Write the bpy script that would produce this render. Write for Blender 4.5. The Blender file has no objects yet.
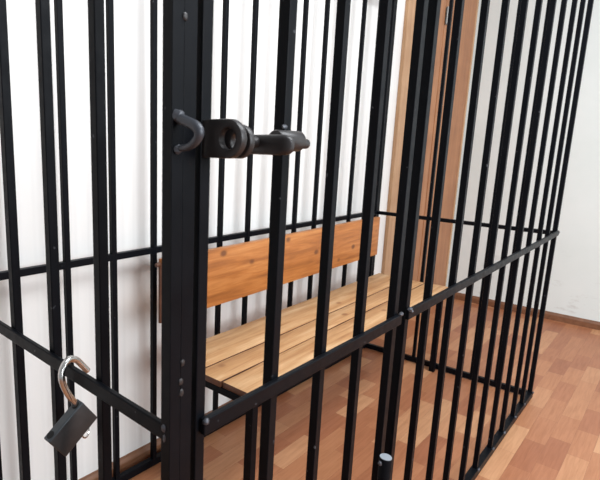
import bpy, bmesh, math, random
from mathutils import Vector, Matrix
random.seed(7)
S = bpy.context.scene
COL = S.collection

# ------------------------------------------------------------------ helpers
def new_bm(): return bmesh.new()

def box(bm, x0, x1, y0, y1, z0, z1, bev=0.0, seg=2, mat=None):
    g = bmesh.ops.create_cube(bm, size=1.0)
    vs = g['verts']
    for v in vs:
        v.co = Vector(((x0+x1)/2+v.co.x*(x1-x0), (y0+y1)/2+v.co.y*(y1-y0), (z0+z1)/2+v.co.z*(z1-z0)))
        if mat is not None: v.co = mat @ v.co
    if bev:
        es = list({e for v in vs for e in v.link_edges})
        bmesh.ops.bevel(bm, geom=es, offset=bev, segments=seg, profile=0.5, affect='EDGES')

def bar_between(bm, A, B, w, h, up=(0, 0, 1), bev=0.0012, ext=0.0):
    """square bar from A to B, w across, h along `up`"""
    A = Vector(A); B = Vector(B); t = (B-A); L = t.length; t.normalize()
    up = Vector(up); up = (up - t*up.dot(t)).normalized(); s = up.cross(t)
    M = Matrix((t, s, up)).transposed().to_4x4(); M.translation = (A+B)/2
    box(bm, -L/2-ext, L/2+ext, -w/2, w/2, -h/2, h/2, bev, 2, M)

def tube(bm, pts, r, n=14, taper=None, closed=False):
    pts = [Vector(p) for p in pts]; N = len(pts); rings = []
    prev = None
    for i, p in enumerate(pts):
        if closed: t = pts[(i+1) % N]-pts[i-1]
        else: t = pts[min(i+1, N-1)]-pts[max(i-1, 0)]
        t.normalize()
        if prev is None:
            a = Vector((0, 0, 1)) if abs(t.z) < 0.9 else Vector((1, 0, 0))
            u = (a-t*a.dot(t)).normalized()
        else:
            u = (prev-t*prev.dot(t)).normalized()
        prev = u; v = t.cross(u)
        rr = r if taper is None else r*taper[i]
        rings.append([bm.verts.new(p+(u*math.cos(2*math.pi*k/n)+v*math.sin(2*math.pi*k/n))*rr) for k in range(n)])
    for i in range(N if closed else N-1):
        A = rings[i]; B = rings[(i+1) % N]
        for k in range(n):
            bm.faces.new((A[k], A[(k+1) % n], B[(k+1) % n], B[k]))
    if not closed:
        bm.faces.new(rings[0][::-1]); bm.faces.new(rings[-1])

def smooth_pts(P, sub=6):
    P = [Vector(p) for p in P]; out = []
    for i in range(len(P)-1):
        p0 = P[max(i-1, 0)]; p1 = P[i]; p2 = P[i+1]; p3 = P[min(i+2, len(P)-1)]
        for k in range(sub):
            t = k/sub
            out.append(0.5*((2*p1)+(p2-p0)*t+(2*p0-5*p1+4*p2-p3)*t*t+(3*p1-p0-3*p2+p3)*t**3))
    out.append(P[-1]); return out

def bead(c, r, sq=(1, 1, 1), parent=None, mat=None):
    bm = new_bm(); blob(bm, Vector(c)-OFF, r, sq)
    return auto_smooth(obj('weld_bead', bm, mat or WELD, parent or cage))

def blob(bm, c, r, sq=(1, 1, 1)):
    g = bmesh.ops.create_icosphere(bm, subdivisions=2, radius=r)
    for v in g['verts']:
        j = 1+random.uniform(-.16, .16)
        v.co = Vector((v.co.x*sq[0]*j+c[0], v.co.y*sq[1]*j+c[1], v.co.z*sq[2]*j+c[2]))

def obj(name, bm, mat, parent=None, smooth=False):
    bmesh.ops.recalc_face_normals(bm, faces=bm.faces)
    me = bpy.data.meshes.new(name); bm.to_mesh(me); bm.free()
    if smooth:
        for p in me.polygons: p.use_smooth = True
    me.materials.append(mat)
    o = bpy.data.objects.new(name, me); COL.objects.link(o)
    if parent is not None: o.parent = parent
    return o

def auto_smooth(o, ang=35):
    for p in o.data.polygons: p.use_smooth = True
    o.data.set_sharp_from_angle(angle=math.radians(ang))
    return o

def empty(name, loc=(0, 0, 0), parent=None):
    o = bpy.data.objects.new(name, None); COL.objects.link(o); o.location = loc
    o.empty_display_size = .1
    if parent is not None: o.parent = parent
    return o

def tag(o, label, cat, group=None):
    o['label'] = label; o['category'] = cat
    if group: o['group'] = group
    return o

def struct(o): o['kind'] = 'structure'; return o

# ------------------------------------------------------------------ materials
def lin(c):
    return tuple((x/255/12.92) if x/255 <= .04045 else ((x/255+.055)/1.055)**2.4 for x in c)+(1,)

class NT:
    def __init__(s, name):
        s.m = bpy.data.materials.new(name); s.m.use_nodes = True
        s.t = s.m.node_tree; s.b = s.t.nodes['Principled BSDF']
    def n(s, t, **k):
        nd = s.t.nodes.new(t)
        for a, v in k.items():
            if hasattr(nd, a): setattr(nd, a, v)
            else: nd.inputs[a.replace('_', ' ')].default_value = v
        return nd
    def l(s, a, b): s.t.links.new(a, b)
    def coord(s, scale=(1, 1, 1), rot=(0, 0, 0)):
        tc = s.n('ShaderNodeTexCoord'); mp = s.n('ShaderNodeMapping')
        mp.inputs['Scale'].default_value = scale; mp.inputs['Rotation'].default_value = rot
        s.l(tc.outputs['Object'], mp.inputs['Vector']); return mp.outputs['Vector']
    def noise(s, vec, scale, detail=4, rough=.55, dist=0):
        nd = s.n('ShaderNodeTexNoise'); nd.inputs['Scale'].default_value = scale
        nd.inputs['Detail'].default_value = detail; nd.inputs['Roughness'].default_value = rough
        nd.inputs['Distortion'].default_value = dist
        s.l(vec, nd.inputs['Vector']); return nd.outputs['Fac']
    def ramp(s, fac, stops):
        r = s.n('ShaderNodeValToRGB'); e = r.color_ramp.elements
        while len(e) < len(stops): e.new(.5)
        for i, (p, c) in enumerate(stops): e[i].position = p; e[i].color = c
        s.l(fac, r.inputs['Fac']); return r.outputs['Color']
    def mix(s, fac, a, b, mode='MIX'):
        m = s.n('ShaderNodeMix'); m.data_type = 'RGBA'; m.blend_type = mode
        for sock, v in ((m.inputs['Factor'], fac), (m.inputs['A'], a), (m.inputs['B'], b)):
            if hasattr(v, 'is_output'): s.l(v, sock)
            else: sock.default_value = v
        # RGBA sockets are indices 6,7 ; factor 0
        return m.outputs['Result']
    def mixc(s, fac, a, b, mode='MIX'):
        m = s.n('ShaderNodeMix'); m.data_type = 'RGBA'; m.blend_type = mode
        for idx, v in ((0, fac), (6, a), (7, b)):
            if hasattr(v, 'is_output'): s.l(v, m.inputs[idx])
            else: m.inputs[idx].default_value = v
        return m.outputs[2]
    def bump(s, h, strength=.2, dist=.002):
        b = s.n('ShaderNodeBump'); b.inputs['Strength'].default_value = strength
        b.inputs['Distance'].default_value = dist
        s.l(h, b.inputs['Height']); s.l(b.outputs['Normal'], s.b.inputs['Normal'])

def black_paint():
    k = NT('black_enamel'); v = k.coord()
    n1 = k.noise(v, 55, 5); n2 = k.noise(v, 14, 3)
    base = k.ramp(n2, [(.3, (.0026, .0032, .0048, 1)), (.75, (.0044, .0052, .0074, 1))])
    chips = k.ramp(k.noise(v, 70, 2, .4), [(.74, (0, 0, 0, 1)), (.80, (1, 1, 1, 1))])
    k.l(k.mixc(chips, base, (.085, .088, .10, 1)), k.b.inputs['Base Color'])
    k.l(k.ramp(n1, [(.3, (.34,)*3+(1,)), (.75, (.50,)*3+(1,))]), k.b.inputs['Roughness'])
    k.b.inputs['Specular IOR Level'].default_value = .085
    k.bump(n1, .12, .001)
    return k.m

def plain(name, col, rough=.5, metal=0.0, spec=.5):
    k = NT(name); v = k.coord()
    n = k.noise(v, 60, 4)
    c = Vector(col[:3])
    k.l(k.ramp(n, [(.25, tuple(c*.85)+(1,)), (.8, tuple(c*1.1)+(1,))]), k.b.inputs['Base Color'])
    k.b.inputs['Roughness'].default_value = rough; k.b.inputs['Metallic'].default_value = metal
    k.b.inputs['Specular IOR Level'].default_value = spec
    return k.m

def plank_wood(name, dark, mid, light, knot, rough=.42, axis='x', knots=True):
    k = NT(name)
    st = {'x': (1.1, 15, 15), 'z': (15, 15, 1.1)}[axis]
    v = k.coord(st)
    n = k.noise(v, 2.2, 6, .62, .7)
    fine = k.noise(k.coord(tuple(q*4 for q in st)), 3.0, 4, .7)
    col = k.ramp(n, [(.28, lin(dark)), (.5, lin(mid)), (.74, lin(light))])
    f = k.ramp(fine, [(.3, (.84, .80, .74, 1)), (.65, (1, 1, 1, 1))])
    col = k.mixc(.8, col, f, 'MULTIPLY')
    broad = k.ramp(k.noise(k.coord((2.2, 5, 5)), 1.6, 3), [(.3, (.80, .72, .62, 1)), (.6, (1, 1, 1, 1)), (.8, (1.0, 1.0, 1.0, 1))])
    col = k.mixc(.65, col, broad, 'MULTIPLY')
    if knots:
        vo = k.n('ShaderNodeTexVoronoi'); vo.inputs['Scale'].default_value = 1.0
        vo.inputs['Randomness'].default_value = 1.0; vo.voronoi_dimensions = '3D'
        k.l(k.coord((6, 9, 9)), vo.inputs['Vector'])
        kn = k.ramp(vo.outputs['Distance'], [(.06, (.8, .8, .8, 1)), (.13, (0, 0, 0, 1))])
        col = k.mixc(kn, col, lin(knot))
    k.l(col, k.b.inputs['Base Color'])
    k.b.inputs['Roughness'].default_value = rough
    k.bump(fine, .15, .001)
    return k.m

def floor_mat():
    k = NT('laminate_parquet')
    v = k.coord((1, 1, 1))
    br = k.n('ShaderNodeTexBrick')
    br.offset = .37; br.offset_frequency = 2; br.squash = 1.0
    br.inputs['Scale'].default_value = 1.0
    br.inputs['Brick Width'].default_value = .235; br.inputs['Row Height'].default_value = .069
    br.inputs['Mortar Size'].default_value = .0004; br.inputs['Mortar Smooth'].default_value = .3
    br.inputs['Bias'].default_value = 0
    br.inputs['Color1'].default_value = (0, 0, 0, 1); br.inputs['Color2'].default_value = (1, 1, 1, 1)
    br.inputs['Mortar'].default_value = (.1, .1, .1, 1)
    k.l(v, br.inputs['Vector'])
    sep = k.n('ShaderNodeSeparateColor'); k.l(br.outputs['Color'], sep.inputs['Color'])
    tone = k.ramp(sep.outputs['Red'], [(0, lin((158, 100, 70))), (.35, lin((170, 112, 79))), (.7, lin((180, 124, 88))), (1, lin((198, 148, 110)))])
    g = k.noise(k.coord((3, 42, 1)), 2.2, 5, .6, .8)
    grain = k.ramp(g, [(.3, (.74, .66, .58, 1)), (.62, (1, 1, 1, 1))])
    col = k.mixc(.75, tone, grain, 'MULTIPLY')
    mort = k.mixc(br.outputs['Fac'], col, lin((128, 80, 56)))
    k.l(mort, k.b.inputs['Base Color'])
    k.b.inputs['Roughness'].default_value = .42
    k.b.inputs['Specular IOR Level'].default_value = .4
    return k.m

def wall_panel_mat():
    """white wall panelling with shallow vertical reeding"""
    k = NT('white_reeded_panel')
    w = k.n('ShaderNodeTexWave'); w.wave_type = 'BANDS'; w.bands_direction = 'X'
    w.inputs['Scale'].default_value = 7.5; w.inputs['Distortion'].default_value = .35; w.inputs['Detail'].default_value = 1
    k.l(k.coord((1, 1, .02)), w.inputs['Vector'])
    n = k.noise(k.coord((24, 24, .25)), 1.0, 3)
    c = k.ramp(n, [(.3, lin((234, 232, 229))), (.7, lin((239, 238, 236)))])
    st = k.ramp(w.outputs['Fac'], [(.0, (.95, .95, .95, 1)), (.25, (1, 1, 1, 1))])
    k.l(k.mixc(.6, c, st, 'MULTIPLY'), k.b.inputs['Base Color'])
    k.b.inputs['Roughness'].default_value = .5
    k.bump(w.outputs['Fac'], .12, .003)
    return k.m

def wall_plaster_mat():
    k = NT('painted_plaster'); v = k.coord()
    n = k.noise(v, 2.2, 5, .6)
    c = k.ramp(n, [(.3, lin((222, 231, 229))), (.7, lin((231, 238, 237)))])
    # scuffs close above the skirting
    tc = k.n('ShaderNodeTexCoord'); sx = k.n('ShaderNodeSeparateXYZ'); k.l(tc.outputs['Object'], sx.inputs['Vector'])
    low = k.n('ShaderNodeMapRange'); low.inputs['From Min'].default_value = .55; low.inputs['From Max'].default_value = .05
    k.l(sx.outputs['Z'], low.inputs['Value'])
    sc = k.ramp(k.noise(k.coord((1, 6, 14)), 1.3, 4, .6), [(.60, (0, 0, 0, 1)), (.74, (.5, .5, .5, 1))])
    mu = k.n('ShaderNodeMath'); mu.operation = 'MULTIPLY'; k.l(low.outputs['Result'], mu.inputs[0]); k.l(sc, mu.inputs[1])
    k.l(k.mixc(mu.outputs[0], c, lin((170, 166, 160))), k.b.inputs['Base Color'])
    k.b.inputs['Roughness'].default_value = .7
    k.bump(k.noise(v, 60, 3), .08, .001)
    return k.m

BLACK = black_paint()
WELD = plain('weld_bead_metal', (.075, .078, .092), .38, .3)
STEEL = plain('worn_steel', (.62, .60, .58), .24, 1.0)
LOCK = plain('grey_lock_casting', (.066, .074, .082), .36, .65)
LOCKHOLE = plain('black_hole', (.004, .004, .004), .8)
IRON = plain('dark_forged_iron', (.030, .027, .028), .42, .25)
CAP = plain('lit_top_grey', (.30, .33, .37), .5, .2)  # light on the barrel's flat top, painted as pale grey
STAPLE = plain('sky_lit_grey_iron', (.05, .054, .066), .42, .3)  # black paint's sky reflection painted in as bluish grey
HINGE = plain('hinge_steel', (.22, .21, .20), .4, .7)
BACKW = plank_wood('varnished_pine', (132, 76, 34), (180, 112, 54), (206, 142, 82), (90, 48, 24), .42)
SEATW = plank_wood('worn_pine', (170, 120, 78), (204, 158, 112), (226, 190, 148), (140, 90, 54), .5)
ENDW = plank_wood('shaded_brown_pine', (74, 46, 32), (92, 58, 41), (110, 70, 50), (70, 36, 22), .5, knots=False)  # shade of seat-board gaps and backrest end put into the brown
DOORW = plank_wood('door_veneer', (146, 94, 58), (164, 110, 70), (178, 124, 84), (150, 80, 40), .42, 'z', False)
CASEW = plank_wood('door_casing_veneer', (172, 130, 96), (186, 146, 110), (198, 160, 124), (150, 80, 40), .42, 'z', False)
SKIRT = plank_wood('skirting_wood', (108, 72, 52), (128, 88, 64), (142, 100, 74), (90, 60, 40), .42, 'x', False)

# ------------------------------------------------------------------ setting
YW, XW, H = .869, 3.565, 2.7
b = new_bm(); box(b, -3.0, XW+.12, -3.6, YW+.12, -.1, 0)
struct(obj('floor', b, floor_mat()))
b = new_bm(); box(b, -3.0, XW+.12, YW, YW+.12, 0, H)
struct(obj('wall_back', b, wall_panel_mat()))
b = new_bm(); box(b, XW, XW+.12, -3.6, YW, 0, H)
struct(obj('wall_right', b, wall_plaster_mat()))

def skirting(name, A, B, n):
    A = Vector(A); B = Vector(B); n = Vector(n); bm = new_bm()
    prof = [(0, 0), (.013, 0), (.013, .034), (.010, .041), (.006, .046), (.004, .052), (0, .052)]
    r0 = [bm.verts.new(A+n*p+Vector((0, 0, z))) for p, z in prof]
    r1 = [bm.verts.new(B+n*p+Vector((0, 0, z))) for p, z in prof]
    for i in range(len(prof)):
        j = (i+1) % len(prof); bm.faces.new((r0[i], r0[j], r1[j], r1[i]))
    bm.faces.new(r0); bm.faces.new(r1[::-1])
    return struct(obj(name, bm, SKIRT))
skirting('baseboard_back', (-3.0, YW, 0), (2.43, YW, 0), (0, -1, 0))
skirting('baseboard_right', (XW, -3.6, 0), (XW, YW-.014, 0), (-1, 0, 0))

# wooden door in the back wall, in the room corner
door = struct(empty('door_1', (2.43, YW, 0)))
def dbox(name, mat, *rects, bev=.003):
    bm = new_bm()
    for x0, x1, y0, y1, z0, z1 in rects: box(bm, x0-2.43, x1-2.43, y0-YW, y1-YW, z0, z1, bev)
    return obj(name, bm, mat, door)
dbox('door_frame', CASEW, (2.43, 2.555, YW-.022, YW, 0, 2.42), (2.555, 3.54, YW-.022, YW, 2.30, 2.42))
dbox('door_leaf', DOORW, (2.56, 2.972, YW-.016, YW, .012, 2.295))
dbox('door_leaf', DOORW, (3.062, 3.52, YW-.016, YW, .012, 2.295))
dbox('door_post', DOORW, (2.995, 3.058, YW-.012, YW, 0, 2.295))
dbox('door_edge_trim', CASEW, (3.522, 3.548, YW-.02, YW, 0, 2.30))
bm = new_bm()
hz0, hz1 = 1.885, 1.985
tube(bm, [(2.985-2.43, -.022, hz0), (2.985-2.43, -.022, hz1)], .008, 12)
box(bm, 2.992-2.43, 3.022-2.43, -.0155, -.012, hz0, hz1)
obj('hinge', bm, HINGE, door)

# ------------------------------------------------------------------ the cage
W, D = 2.189, .822
BX, BY = 2.165, .80
TOP = 1.86
XL = -.008
ZR = .769
Q = .0150                                   # bar section
cage = tag(empty('holding_cage', (1.1, .4, 0)), 'black welded steel bar cage standing on the parquet with a bench inside', 'cage')
OFF = Vector((1.1, .4, 0))
def cobj(name, bm, mat=BLACK, parent=cage, sm=False):
    bmesh.ops.translate(bm, verts=bm.verts, vec=-OFF)
    o = obj(name, bm, mat, parent)
    if sm: auto_smooth(o)
    return o

def vbar(x, y, z0, z1, q=Q, parent=cage, name='bar', rot=0.0):
    bm = new_bm()
    M = Matrix.Translation((x, y, 0)) @ Matrix.Rotation(rot, 4, 'Z')
    box(bm, -q/2, q/2, -q/2, q/2, z0, z1, .0014, 2, M)
    return cobj(name, bm, parent=parent)

# corner post at the near corner: two square tubes welded side by side
bm = new_bm()
box(bm, -.0238, -.00772, -.0075, .0085, 0, TOP, .0007)
box(bm, -.00768, .0106, -.0075, .0085, 0, TOP, .0007)
cobj('post', bm)
for z in (1.30, 1.262, 1.24):
    bead((-.0077, -.0080, z), .003, (1, .6, 1.5), None, IRON)
for z, x in ((.865, -.005), (.842, -.007), (.828, -.006)):
    bead((x, -.0078, z), .0035, (1, .4, 1.3), None, IRON)
# far posts
rB = math.atan2(W-BX, BY)
bm = new_bm()
box(bm, BX-.018, BX, BY-.003, BY+.015, 0, TOP, .0014)
box(bm, BX+.001, BX+.018, BY-.003, BY+.015, 0, TOP, .0014)
cobj('post', bm)
vbar(W, 0, 0, TOP, .0175, name='post')
bm = new_bm(); box(bm, XL-.008, XL+.008, D-.008, D+.008, 0, TOP, .0014); cobj('post', bm)

# rails: mid height, floor and top on each side
def rail(A, B, w=.024, h=.0245, ext=0.0, parent=cage, name='rail'):
    bm = new_bm(); bar_between(bm, A, B, w, h, bev=.0016, ext=ext); return cobj(name, bm, parent=parent)
xe = .638                                    # left upright of the fixed panel
rail((-.0195, .0035, .7778), (-.0195, D, .7790), .0080, .0205)                              # left side
rail((XL, D, .776), (BX, BY+.006, .776), .018, .020)            # back
rail((BX, BY, .776), (W, .005, .772), .018, .018)               # far side
rail((xe-.012, -.0125, .7745), (W-.004, -.0125, .7750), .0085, .0215)                 # front, fixed panel
for z, hh in ((.017, .026), (TOP, .024)):
    rail((XL, .0085, z), (XL, D, z), .02, hh)
    rail((XL, D, z), (BX, BY+.006, z), .02, hh)
    rail((BX, BY, z), (W, .008, z), .02, hh)
    rail((xe, 0, z), (W+.01, 0, z), .024, hh)
rail((-.02, 0, TOP), (xe, 0, TOP), .024, .024)                  # lintel over the gate
# bars
for y in (.152, .2845, .421, .555, .69): vbar(XL, y, .02, TOP)
for k in range(1, 14): vbar(.317+.1545*(k-2), D-(D-BY)*(.157*k/BX), .02, TOP, .0165)
for y in (.140, .247, .387, .531, .680): vbar(BX+(W-BX)*(1-y/BY), y, .02, TOP)
for x in (.768, .929, 1.080, 1.249, 1.399, 1.570, 1.722, 1.888, 2.035): vbar(x, 0, .02, TOP)
vbar(xe, 0, .02, TOP, .0185)
# weld beads on the rail ends and on the panel bars
bead((-.0235, .003, .785), .0042, (.7, .8, 1.3)); bead((-.0235, .002, .772), .003, (.6, .8, 1.8))
bead((W+.004, -.012, .776), .006, (1, 1, 1))
bead((.632, -.016, .786), .006, (1.2, .8, .8)); bead((.640, -.017, .780), .004, (1, .8, 1))
for x in (1.243, 1.399, 1.570, 1.722, 1.888, 2.035, W):
    bead((x-.004, -.013, .030), .006, (1.4, .7, 1.0))

# staple on the post that receives the bolt
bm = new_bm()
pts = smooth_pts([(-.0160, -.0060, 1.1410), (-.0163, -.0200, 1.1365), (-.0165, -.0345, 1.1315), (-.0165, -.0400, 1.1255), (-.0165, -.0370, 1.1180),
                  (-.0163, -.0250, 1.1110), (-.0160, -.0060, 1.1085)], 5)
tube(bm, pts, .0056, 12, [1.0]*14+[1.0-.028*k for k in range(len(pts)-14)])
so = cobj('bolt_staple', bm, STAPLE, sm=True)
bead((-.016, -.009, 1.1425), .0075, (1, .8, .9), so); bead((-.016, -.009, 1.108), .0055, (1, .8, .9), so)

# the gate
gate = None
bm = new_bm()
gx0, gx1 = .0265, .583
box(bm, gx0-.0080, gx0+.0080, -.0075, .0085, .036, TOP-.016, .0014)
box(bm, gx1-.0085, gx1+.0105, -.0075, .0085, .036, TOP-.016, .0014)
bar_between(bm, (gx0, 0, .048), (gx1, 0, .048), .018, .022)
bar_between(bm, (gx0, 0, TOP-.026), (gx1, 0, TOP-.026), .018, .02)
gate = cobj('gate', bm)
def gobj(name, bm, mat=BLACK, parent=None, sm=False):
    bmesh.ops.translate(bm, verts=bm.verts, vec=-OFF)
    o = obj(name, bm, mat, parent or gate)
    if sm: auto_smooth(o)
    return o
for x, q in ((.1775, .0165), (.311, .0150), (.4415, .0150)): vbar(x, 0, .05, TOP-.03, q, gate)
bm = new_bm(); bar_between(bm, (gx0-.002, -.0125, .7730), (gx1+.010, -.0125, .7742), .0085, .0215, bev=.0016)
gobj('rail', bm)
bead((gx0+.0005, -.0165, .781), .0045, (1, .8, 1.0), gate); bead((gx1+.006, -.016, .786), .0055, (1.2, .8, .8), gate)
bead((.168, -.010, 1.1385), .004, (1.2, .8, .8), gate)

def eye_plate(bm, x0, x1, y0, yc, zc, R, r, n=28):
    """thick lug in the YZ plane: straight root at y0, round nose round (yc, zc) with a drilled eye"""
    outer = []; inner = []
    angs = [2*math.pi*k/n for k in range(n)]
    for a in angs:
        c, s = math.cos(a), math.sin(a)             # c>0 points to the nose (-y)
        if c >= 0: outer.append((yc-R*c, zc+R*s))
        else:
            t = (y0-yc)/max(-c, 1e-6); u = R/max(abs(s), 1e-6); q = min(t, u)
            outer.append((yc-q*c, zc+q*s))
        inner.append((yc-r*c, zc+r*s))
    V = {}
    for tag_, x, e in (('a', x0, 0), ('b', x1, 0)):
        V[tag_+'o'] = [bm.verts.new((x, y, z)) for y, z in outer]
        V[tag_+'i'] = [bm.verts.new((x, y, z)) for y, z in inner]
    for k in range(n):
        j = (k+1) % n
        bm.faces.new((V['ao'][k], V['ao'][j], V['ai'][j], V['ai'][k]))
        bm.faces.new((V['bo'][j], V['bo'][k], V['bi'][k], V['bi'][j]))
        bm.faces.new((V['ao'][j], V['ao'][k], V['bo'][k], V['bo'][j]))
        bm.faces.new((V['ai'][k], V['ai'][j], V['bi'][j], V['bi'][k]))
def bevel_sharp(bm, off, ang=50):
    bm.normal_update()
    es = [e for e in bm.edges if len(e.link_faces) == 2 and e.calc_face_angle(0) > math.radians(ang)]
    bmesh.ops.bevel(bm, geom=es, offset=off, segments=2, profile=.5, affect='EDGES')
bm = new_bm(); eye_plate(bm, .0205, .0300, -.003, -.0440, 1.1200, .0206, .0112); bevel_sharp(bm, .0018)
gobj('hasp_plate', bm, IRON, sm=True)
bm = new_bm(); eye_plate(bm, .0345, .0430, -.006, -.0465, 1.1175, .0180, .0100); bevel_sharp(bm, .0018)
gobj('hasp_plate', bm, IRON, sm=True)
# sliding bolt along the gate, its guide on the first bar, its handle
bm = new_bm()
tube(bm, [(x, -.0215, 1.1175) for x in (.0315, .032, .15, .2015, .2030)], .0066, 16, [.9, 1, 1, 1, .94])
bolt = gobj('bolt', bm, IRON, sm=True)
bm = new_bm()
tube(bm, [(x, -.0205, 1.1205) for x in (.135, .1365, .1835, .1845)], .0132, 22, [.92, 1, 1, .95])
gobj('bolt_guide', bm, IRON, sm=True)
bm = new_bm()
hp = [(.1065, y, 1.1145) for y in (-.012, -.03, -.055, -.062, -.0670, -.0705, -.0722)]
g0 = len(bm.verts)
# flat bar handle with a rounded nose
ny = [(-.010, 1), (-.030, 1), (-.054, 1), (-.060, .96), (-.0645, .85), (-.0677, .66), (-.0695, .38)]
rings = []
for y, f in ny:
    ring = []
    for k in range(20):
        a = 2*math.pi*k/20
        ca, sa = math.cos(a), math.sin(a)
        e = .55
        ring.append(bm.verts.new(((.1035)+.0080*f*math.copysign(abs(ca)**e, ca), y, 1.1150+.0118*f*math.copysign(abs(sa)**e, sa))))
    rings.append(ring)
for A, B in zip(rings, rings[1:]):
    for k in range(20): bm.faces.new((A[k], A[(k+1) % 20], B[(k+1) % 20], B[k]))
bm.faces.new(rings[0]); bm.faces.new(rings[-1][::-1])
gobj('bolt_handle', bm, IRON, bolt, sm=True)

# drop bolt standing in front of the gate's hinge upright, and its keeper weld
bm = new_bm()
tube(bm, [(.569, -.0215, z) for z in (.10, .102, .474, .4760)], .0135, 22, [.92, 1, 1, .93])
hb = gobj('hinge_barrel', bm, BLACK, sm=True)
bm = new_bm()
tube(bm, [(.569, -.0215, z) for z in (.4755, .4772)], .0122, 22)
gobj('barrel_cap', bm, CAP, hb, sm=True)
bead((.556, -.016, .465), .0045, (1, 1, 1.2), hb)

# ------------------------------------------------------------------ bench
bx0, by0 = .593, .366
bench = tag(empty('bench', (bx0, by0, 0)), 'wooden plank bench with an orange varnished backrest inside the cage', 'bench')
bench.rotation_euler = (0, 0, math.atan2(.0195, 1.53))
L, ZS = 1.531, .455
TS = .019
def board(name, mat, x0, x1, y0, y1, z0, z1, bev=.0012, warp=.0012, nseg=24, edge=None):
    bm = new_bm()
    box(bm, x0, x1, y0, y1, z0, z1, bev, 2)
    # subdivide along the length so that edges can be slightly uneven
    es = [e for e in bm.edges if abs(e.verts[0].co.x-e.verts[1].co.x) > .5*(x1-x0)]
    bmesh.ops.subdivide_edges(bm, edges=es, cuts=nseg, use_grid_fill=True)
    ph = random.uniform(0, 9)
    for v in bm.verts:
        s = math.sin(v.co.x*9+ph)*.6+math.sin(v.co.x*23+ph*2)*.4
        v.co.y += warp*s*(1 if v.co.y > (y0+y1)/2 else .7)
        v.co.z += warp*.5*math.sin(v.co.x*6+ph)
    o = auto_smooth(obj(name, bm, mat, bench))
    if edge is not None:                       # gap shade painted on rear boards' front edges; left ends same brown
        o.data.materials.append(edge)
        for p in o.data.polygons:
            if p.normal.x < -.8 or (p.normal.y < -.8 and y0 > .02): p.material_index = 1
    return o
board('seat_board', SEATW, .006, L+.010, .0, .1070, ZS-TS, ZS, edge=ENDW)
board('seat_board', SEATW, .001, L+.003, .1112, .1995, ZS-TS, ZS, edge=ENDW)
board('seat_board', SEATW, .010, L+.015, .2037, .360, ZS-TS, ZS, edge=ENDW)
board('backrest', BACKW, -.014, L-.075, .338, .364, .573, .771, .004, .0010)
# rounded lip on the back board's left end
bm = new_bm()
tube(bm, smooth_pts([(-.0165, .351, .57), (-.0165, .351, .70), (-.017, .351, .745), (-.024, .350, .757), (-.036, .349, .755)], 5), .006, 10)
auto_smooth(obj('end_strip', bm, ENDW, bench))
# steel frame and legs
bm = new_bm()
zf = ZS-TS-.0005
for (A, B) in (((.012, .02, 0), (L-.02, .02, 0)), ((.012, .345, 0), (L-.02, .345, 0)), ((.012, .005, 0), (.012, .355, 0)), ((L-.005, .005, 0), (L-.005, .355, 0))):
    bar_between(bm, (A[0], A[1], zf-.010), (B[0], B[1], zf-.010), .02, .02)
obj('frame', bm, BLACK, bench)
for (x, y) in ((.034, .020), (L+.014, .034), (.034, .345), (1.345, .345)):
    bm = new_bm(); box(bm, x-.0125, x+.0125, y-.0125, y+.0125, 0, zf-.018, .0014); obj('leg', bm, BLACK, bench)
for x in (.10, L-.16):
    bm = new_bm()
    box(bm, x-.009, x+.009, .366, .378, zf-.02, .765, .0014)
    box(bm, x-.009, x+.009, .345, .378, zf-.02, zf-.004, .0014)
    obj('back_support', bm, BLACK, bench)

# ------------------------------------------------------------------ padlock
a = Vector((.808, .007, .589)); bb = Vector((.589, .023, -.808)); cc = Vector((.019, -1.0, -.014))
a.normalize(); bb = (bb-a*bb.dot(a)).normalized(); cc = (cc-a*cc.dot(a)-bb*cc.dot(bb)).normalized()
O = Vector((-.064, .210, .686))
LL, HH, TT = .0709, .0460, .0168
lockM = Matrix((a, bb, -cc)).transposed().to_4x4(); lockM.translation = O
pad = tag(empty('padlock', tuple(O)), 'open grey padlock with a steel shackle hooked over the left rail', 'padlock')
bm = new_bm()
box(bm, 0, LL, 0, HH, 0, TT, .0022, 3, lockM)
bmesh.ops.translate(bm, verts=bm.verts, vec=-O); auto_smooth(obj('lock_body', bm, LOCK, pad))
def lp(u, v, w): return lockM @ Vector((u, v, w))
bm = new_bm()
tube(bm, [lp(.0092, -.0004, TT*.5), lp(.0092, .001, TT*.5)], .0062, 20)
bmesh.ops.translate(bm, verts=bm.verts, vec=-O); obj('shackle_hole', bm, LOCKHOLE, pad)
bm = new_bm()
tube(bm, [lp(.0618, -.0004, TT*.5), lp(.0618, .001, TT*.5)], .0062, 20)
bmesh.ops.translate(bm, verts=bm.verts, vec=-O); obj('shackle_hole', bm, LOCKHOLE, pad)
sh = [lp(.0618, .014, TT*.5), lp(.0618, -.001, TT*.5), (-.0200, .2150, .7330), (-.0280, .2130, .746), (-.0345, .2145, .762), (-.0368, .2165, .777),
      (-.0320, .2200, .7885), (-.0205, .2245, .7955), (-.0085, .2275, .7920), (-.0005, .2288, .7845), (.0065, .2282, .7750), (.0135, .2270, .7660)]
bm = new_bm(); sp = smooth_pts(sh, 7)
tube(bm, sp, .0050, 14, [1]*(len(sp)-2)+[.98, .88])
bmesh.ops.translate(bm, verts=bm.verts, vec=-O); auto_smooth(obj('shackle', bm, STEEL, pad))

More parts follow.
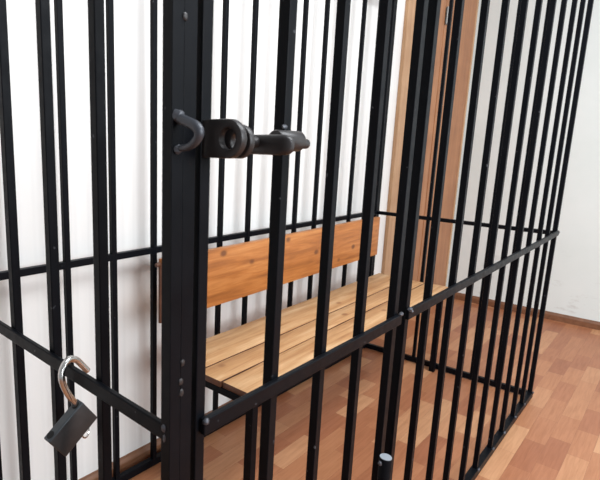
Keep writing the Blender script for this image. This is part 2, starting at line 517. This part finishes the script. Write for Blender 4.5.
# thin ring at the bottom of the lock
rc = lp(.046, .0500, TT*.6)
bm = new_bm()
e1 = bb; e2 = (a*.8+cc*-.6).normalized()
tube(bm, [rc+e1*.0100*math.cos(t*2*math.pi/28)+e2*.0120*math.sin(t*2*math.pi/28) for t in range(28)], .0014, 8, closed=True)
bmesh.ops.translate(bm, verts=bm.verts, vec=-rc)
ring = auto_smooth(obj('wire_ring', bm, STEEL)); ring.location = rc
tag(ring, 'small thin wire ring hanging from the underside of the padlock', 'ring')

# ------------------------------------------------------------------ light
def area(name, loc, target, sx, sy, power, col):
    l = bpy.data.lights.new(name, 'AREA'); l.shape = 'RECTANGLE'; l.size = sx; l.size_y = sy
    l.energy = power; l.color = col
    o = bpy.data.objects.new(name, l); COL.objects.link(o); o.location = loc
    o.rotation_euler = (Vector(target)-Vector(loc)).to_track_quat('-Z', 'Y').to_euler()
    return o
area('window_daylight', (1.0, -3.2, 1.9), (1.7, .8, .9), 3.0, 1.7, 140, (.90, .955, 1.0))
area('ceiling_lamp', (1.1, -.7, 2.65), (1.2, -.4, 0), 1.8, .6, 62, (.93, .97, 1.0))
w = bpy.data.worlds.new('room_light'); S.world = w; w.use_nodes = True
w.node_tree.nodes['Background'].inputs['Color'].default_value = (.92, .96, 1.0, 1)
w.node_tree.nodes['Background'].inputs['Strength'].default_value = .42

# ------------------------------------------------------------------ camera
F, YAW, PITCH, ROLL, PX = 493.897, .771489, -.189616, .0223095, -91.2285
d = Vector((math.cos(PITCH)*math.cos(YAW), math.cos(PITCH)*math.sin(YAW), math.sin(PITCH)))
r = d.cross(Vector((0, 0, 1))).normalized(); u = r.cross(d)
r2 = r*math.cos(ROLL)+u*math.sin(ROLL); u2 = -r*math.sin(ROLL)+u*math.cos(ROLL)
cam = bpy.data.cameras.new('camera'); co = bpy.data.objects.new('camera', cam); COL.objects.link(co)
M = Matrix((r2, u2, -d)).transposed().to_4x4(); M.translation = Vector((-.369272, -.399902, 1.112950))
co.matrix_world = M
cam.sensor_fit = 'HORIZONTAL'; cam.sensor_width = 36; cam.lens = F/600*36; cam.shift_x = -PX/600
cam.dof.use_dof = True; cam.dof.focus_distance = 1.15; cam.dof.aperture_fstop = 13
cam.clip_start = .02; cam.clip_end = 50
S.camera = co
S.view_settings.view_transform = 'Standard'; S.view_settings.look = 'None'
S.view_settings.exposure = 0.0; S.view_settings.gamma = 1.0; S.view_settings.use_curve_mapping = False
